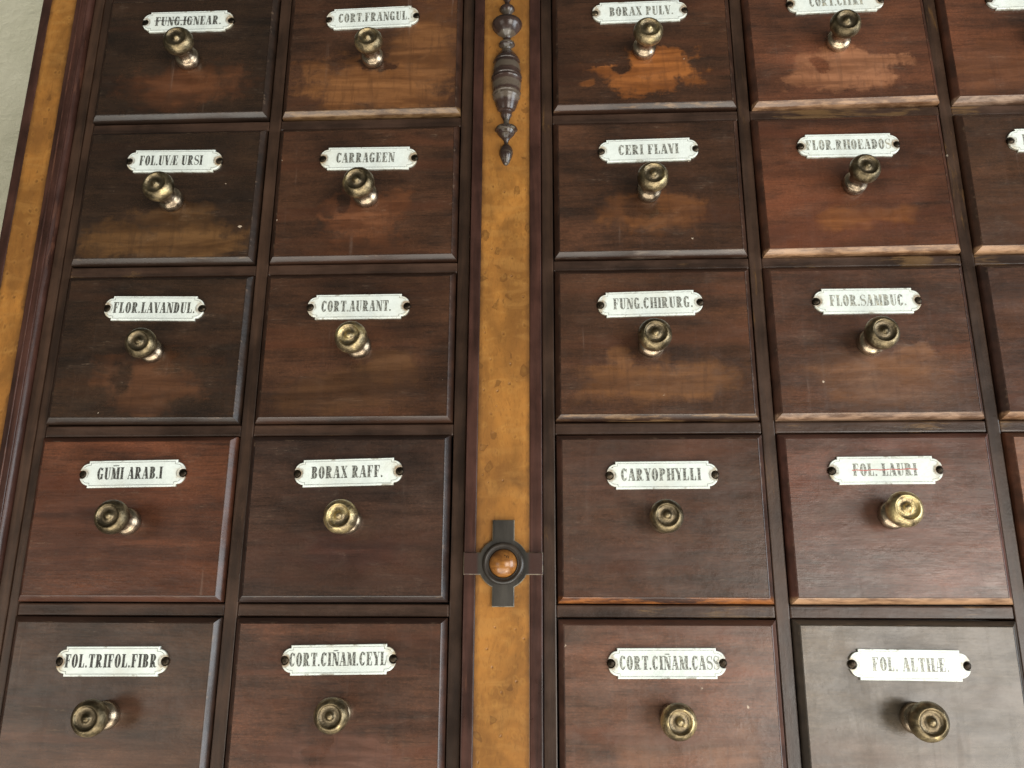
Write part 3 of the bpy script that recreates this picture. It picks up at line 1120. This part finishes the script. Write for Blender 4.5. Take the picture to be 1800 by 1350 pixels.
def frame_mesh():
    sec = [(0.0, -14), (0.0, 1.2), (0.15, 2.0), (0.9, 3.1), (1.9, 4.3), (2.9, 5.4), (3.5, 6.1), (3.9, 6.4), (4.25, 6.5), (4.32, 6.2), (4.32, -14)]
    bm = bmesh.new()
    hx, hy = DW / 2, DH / 2
    cor = [(1, 1), (-1, 1), (-1, -1), (1, -1)]
    for k in range(4):
        a, b = cor[k], cor[(k + 1) % 4]
        va, vb = [], []
        for i, z in sec:
            va.append(bm.verts.new(((hx - i) * a[0] * MM, -z * MM, (hy - i) * a[1] * MM)))
            vb.append(bm.verts.new(((hx - i) * b[0] * MM, -z * MM, (hy - i) * b[1] * MM)))
        for j in range(len(sec) - 1):
            bm.faces.new((va[j], va[j + 1], vb[j + 1], vb[j]))
    me = finish(bm, 'edge_moulding', M_LIP, True)
    me.set_sharp_from_angle(angle=R(50))
    return me


ME_PANEL, ME_FRAME = panel_mesh(), frame_mesh()

# ------------------------------------------------------------------ the drawers
DK, DB, RD, PU = (0.017, 0.0090, 0.0060), (0.028, 0.0125, 0.0078), (0.046, 0.0170, 0.0100), (0.036, 0.0160, 0.0112)
OR, TAN, OL, BR = (0.32, 0.110, 0.026), (0.33, 0.14, 0.066), (0.17, 0.082, 0.028), (0.165, 0.060, 0.024)
PEACH, OCH, GREY = (0.42, 0.24, 0.13), (0.26, 0.15, 0.07), (0.14, 0.10, 0.075)
NO = (0, 0, 0, 10, 10, .3)
# text, left/right end of the text as a fraction of the plate, fade, tone, wear patches a b c (x, y, strength, half width, half height, softness), wear colour, grey tint, lip wear, lip colour, bright knob
D = {
    11: ('FUNG.IGNEAR.', .142, .867, .30, DK, (5, -30, .75, 46, 18, .5), (-10, -42, .4, 30, 14, .5), NO, BR, 0, .30, GREY, .2),
    12: ('CORT.FRANGUL.', .135, .90, .55, DB, (4, -34, .95, 64, 27, .35), (46, -2, .75, 28, 44, .6), (6, -14, .95, 16, 5, .2), (.25, .105, .036), 0, .85, OCH, .4),
    13: ('BORAX PULV.', .18, .85, .60, DB, (0, -27, 1.0, 41, 19, .14), (-52, -38, .5, 8, 4, .2), (-19, -20, 1.0, 9, 10, .12), OR, 0, .50, OCH, .3),
    14: ('CORT.CITRI', .23, .78, .75, RD, (0, -28, .95, 42, 19, .15), (-30, -20, .5, 12, 10, .3), (-18, -24, .95, 8, 9, .14), TAN, .03, 1.1, PEACH, .0),
    15: (None, .1, .9, .6, RD, (-45, -30, .7, 34, 24, .5), NO, NO, BR, .03, .95, (.34, .22, .15), .2),
    21: ('FOL.UVÆ URSI', .138, .80, .25, DK, (6, -44, .8, 75, 17, .4), (4, -22, .5, 36, 10, .3), NO, OL, 0, .30, GREY, .2),
    22: ('CARRAGEEN', .17, .77, .50, DB, (3, -25, .9, 35, 21, .2), (-8, -50, .3, 40, 8, .5), (-19, -14, .9, 8, 9, .15), BR, 0, .25, GREY, .5),
    23: ('CERI FLAVI', .20, .80, .55, DB, (2, -26, .75, 34, 17, .4), (26, -20, .7, 17, 12, .25), (-6, -20, .7, 12, 8, .3), (.20, .075, .022), .01, .55, GREY, .5),
    24: ('FLOR.RHOEADOS', .08, .91, .70, RD, (-10, -34, .85, 20, 8, .7), (24, -30, .8, 18, 6, .7), NO, (.27, .095, .025), .02, 1.0, PEACH, .1),
    25: ('F', .14, .19, .70, DB, (-20, -30, .3, 40, 24, .6), NO, NO, BR, .04, .9, PEACH, .2),
    31: ('FLOR.LAVANDUL.', .095, .91, .28, DK, (0, -26, .75, 42, 17, .3), (4, -46, .6, 20, 12, .4), (-20, -26, .95, 9, 12, .25), (.125, .050, .021), 0, .25, GREY, .1),
    32: ('CORT.AURANT.', .14, .82, .50, DB, (30, -19, .65, 20, 13, .3), (-8, -40, .5, 44, 15, .5), NO, (.13, .058, .022), 0, .25, GREY, .85),
    33: ('FUNG.CHIRURG.', .15, .90, .55, DB, (4, -34, .62, 48, 13, .5), (-28, -18, .6, 9, 10, .3), NO, (.24, .100, .032), .02, .60, OCH, .3),
    34: ('FLOR.SAMBUC.', .15, .857, .75, (.036, .015, .010), (2, -34, .75, 52, 20, .6), (30, -12, .7, 14, 10, .3), NO, (.21, .088, .034), .05, .95, (.36, .22, .14), .1),
    35: (None, .1, .9, .6, (.030, .0135, .0100), (-30, 20, .4, 40, 16, .6), NO, NO, BR, .03, .9, PEACH, .2),
    41: ('GUmI ARAB.I', .17, .785, .18, (.046, .0165, .0095), (-40, -6, .55, 40, 34, .6), (20, -22, .4, 56, 24, .6), NO, (.11, .036, .017), .01, .25, GREY, .1),
    42: ('BORAX RAFF.', .16, .82, .40, (.020, .0105, .0085), (6, -28, .4, 46, 10, .5), NO, NO, (.08, .022, .014), .01, .30, (.10, .05, .045), .75),
    43: ('CARYOPHYLLI', .13, .843, .50, PU, (-30, 30, .35, 40, 16, .6), (-24, -28, .35, 40, 8, .5), NO, (.09, .034, .022), .09, .75, OR, .1),
    44: ('FOL. LAURI', .21, .77, .62, (.058, .0225, .0170), (10, -14, .45, 60, 8, .5), (-40, 4, .4, 24, 8, .5), NO, (.14, .048, .026), .15, 1.0, PEACH, 1.0),
    45: (None, .1, .9, .6, (.06, .022, .012), (-62, -10, .85, 26, 80, .5), NO, NO, (.30, .12, .05), .08, .9, PEACH, .2),
    51: ('FOL.TRIFOL.FIBR', .084, .905, .15, (.030, .0150, .0105), (30, -42, .4, 40, 18, .6), NO, NO, (.11, .050, .030), .05, .2, GREY, .1),
    52: ('CORT.CIÑAM.CEYL', .07, .916, .42, PU, (6, -36, .8, 58, 18, .25), NO, (-14, -24, .8, 6, 9, .25), (.13, .056, .036), .05, .2, GREY, .35),
    53: ('CORT.CIÑAM.CASS', .10, .94, .58, (.052, .0240, .0180), (-19, -30, .5, 16, 20, .6), (36, -30, .6, 22, 18, .5), NO, (.22, .095, .045), .16, .4, GREY, .5),
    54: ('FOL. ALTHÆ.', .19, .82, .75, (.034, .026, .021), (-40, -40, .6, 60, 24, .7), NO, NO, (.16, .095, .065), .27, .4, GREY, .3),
    55: (None, .1, .9, .6, DB, NO, NO, NO, OL, .3, .4, GREY, .3),
}
PLATE = {11: (-1.1, 35.2, 0), 12: (-2.0, 34.3, 1.16), 13: (-1.3, 32.6, .6), 14: (.5, 37.2, .3), 15: (2.5, 36, 0),
         21: (2, 31, -.64), 22: (1.7, 30.2, -.65), 23: (1.2, 32.4, .69), 24: (-2.1, 32.6, -.6), 25: (-.1, 34.5, -.15),
         31: (.4, 32.9, -.64), 32: (.5, 32.5, 0), 33: (-2.6, 31.6, 1.3), 34: (-1.4, 31.5, -.23),
         41: (.7, 33.1, .82), 42: (.8, 33.3, 1.12), 43: (.8, 30.9, .31), 44: (-2.9, 33.9, .3),
         51: (2.2, 31.6, .62), 52: (.8, 33.9, .95), 53: (-1.6, 33, .36), 54: (-1.2, 32.7, -.26)}
HEADPX = {11: (311, 72), 12: (644.4, 69.3), 13: (1136, 53), 14: (1489, 37), 21: (279, 325.4), 22: (632, 316.4), 23: (1146, 307.6), 24: (1519.8, 295),
          31: (240, 598), 32: (618, 588), 33: (1151.7, 586.7), 34: (1551.7, 583), 41: (197, 909), 42: (600, 907), 43: (1172.8, 905.5), 44: (1590.6, 896.7),
          51: (153, 1263), 52: (577, 1257), 53: (1190.6, 1268), 54: (1636.8, 1268)}
TURN = {12: .15, 14: 1.0, 24: .7, 15: .4, 34: .2}
WHERE = {15: 'mahogany drawer at the top right edge of the photo, its plate cut off',
         25: 'dark drawer at the right edge beside the one marked FLOR.RHOEADOS',
         35: 'dark purplish drawer at the right edge beside the one marked FLOR.SAMBUC.',
    45: 'orange worn drawer at the right edge beside the one struck through in red',
         55: 'drawer at the lower right corner beyond the grey one'}
LOOK = {11: 'dark drawer with struck through enamel plate reading', 12: 'drawer with large worn brown patch and plate reading',
        13: 'drawer with bright orange worn patch and plate reading', 14: 'reddish drawer with pale tan patch and plate reading',
        21: 'dark drawer with olive brown lower half and plate reading', 22: 'drawer with orange brown worn patch and plate reading',
        23: 'drawer with two worn orange spots and plate reading', 24: 'reddish mottled drawer with faded plate reading',
        31: 'very dark drawer with worn brown patch and plate reading', 32: 'brown drawer with bright yellow knob and plate reading',
        33: 'brown drawer with yellowish worn band and plate reading', 34: 'brown drawer with pale lower edge and plate reading',
        41: 'red brown drawer with plate reading', 42: 'nearly black drawer with polished knob and plate reading',
        43: 'purplish brown drawer with orange lower edge and plate reading', 44: 'pinkish brown drawer, red struck through plate reading',
        51: 'dull dark brown drawer with plate reading', 52: 'purplish drawer with pale scuffed bottom and plate reading',
        53: 'greyish brown drawer with plate reading', 54: 'grey drawer with faded plate reading'}


def head_xy(px, py, z):
    d = cam_R @ Vector(((px - 900) / FPX, (675 - py) / FPX, -1))
    t = (z - CAM[2]) / d.z
    return (CAM[0] + t * d.x) / MM, (CAM[1] + t * d.y) / MM


for key, v in D.items():
    r, c = divmod(key, 10)
    (txt, ta, tb, fade, tone, wa, wb_, wc_, wcol, grey_tint, lip, lipc, bright) = v
    cx, cy = dcentre(r, c)
    shown = (txt or '').replace('m', 'M').replace('Ñ', 'N')
    lab = WHERE.get(key) or LOOK[key] + ' ' + shown
    d = empty('drawer', P((cx + rng.uniform(-.4, .4)) * MM, (cy + rng.uniform(-.4, .3)) * MM, rng.uniform(-.5, .8) * MM), lab, 'drawer', 'labelled drawers of the apothecary cabinet')
    d.rotation_euler = (0, R(-TURN.get(key, rng.uniform(-.3, .3))), R(rng.uniform(-.25, .25)))
    pa = link('front_panel', ME_PANEL, d)
    for k, wv in zip('abc', (wa, wb_, wc_)):
        pa['wear_' + k] = [wv[0] * MM, wv[1] * MM, float(wv[2])]
        pa['size_' + k] = [wv[3] * MM, wv[4] * MM, float(wv[5])]
    tone = (tone[0] * 1.36, tone[1] * 1.44, tone[2] * 1.36)
    pa['tone'] = list(tone)
    pa['wear_color'] = list(wcol)
    pa['grey_tint'] = float(grey_tint)
    fr = link('edge_moulding', ME_FRAME, d)
    fr['tone'] = list(tone)
    fr['lip'] = float(lip)
    fr['lip_color'] = list(lipc)
    # plate
    px, py, ang = PLATE.get(key, (0, 33, 0))
    pl_ = link('label_plate', ME_PLATE, d, P(px * MM, py * MM, (ZP - 0.1) * MM))
    pl_.rotation_euler = (0, R(-ang), 0)
    pl_['fade'] = float(fade)
    b = link('border_line', ME_BORDER, pl_, P(0, 0, PT * MM))
    b['fade'] = float(fade)
    for s in (-1, 1):
        sw = link('screw', ME_SCREW, pl_, P(s * 39.7 * MM, 0, 0.05 * MM))
        sw['bright'] = rng.uniform(-.3, .3)
    if txt:
        width = (tb - ta) * 84.4
        t = link('lettering', text_mesh(txt, width), pl_, P(((ta + tb) / 2 - .5) * 84.4 * MM, 0.35 * MM, PT * MM))
        t['fade'] = float(fade)
    if key in (11, 44):
        bm = bmesh.new()
        n = 14
        wv = [(-width / 2 * 1.02 + width * 1.02 * k / n, (0.5 if key == 11 else -0.4) + 0.28 * math.sin(k * 1.7) + (0.05 * k if key == 44 else 0)) for k in range(n + 1)]
        if key == 11:
            wv = [p for p in wv if p[0] < width * 0.12]
        va = [bm.verts.new((x * MM, -0.16 * MM, (y - 0.36) * MM)) for x, y in wv]
        vb = [bm.verts.new((x * MM, -0.16 * MM, (y + 0.36) * MM)) for x, y in wv]
        for k in range(len(va) - 1):
            bm.faces.new((va[k], va[k + 1], vb[k + 1], vb[k]))
        st = link('strike_line', finish(bm, 'strike_line', M_RED if key == 44 else M_STRK), pl_, P(((ta + tb) / 2 - .5) * 84.4 * MM, 0.35 * MM, PT * MM))
        st['fade'] = 0.3 if key == 44 else 0.0
    # knob
    if key in HEADPX:
        hx, hy = head_xy(*HEADPX[key], (ZP + 28) * MM)
        kx, ky = hx - cx, hy - cy
    else:
        kx, ky = rng.uniform(-2, 2), -5
    kn = link('knob', ME_KNOB, d, P(kx * MM, ky * MM, (ZP - 0.3) * MM))
    kn.rotation_euler = (R(rng.uniform(-2.5, 2.5)), rng.uniform(0, 6), R(rng.uniform(-2.5, 2.5)))
    ks = rng.uniform(1.03, 1.11)
    kn.scale = (ks, ks * rng.uniform(.97, 1.03), ks)
    kn['bright'] = float(bright)
    stm = link('knob_stem', ME_STEM, kn)
    stm['bright'] = float(rng.uniform(0.1, .6))
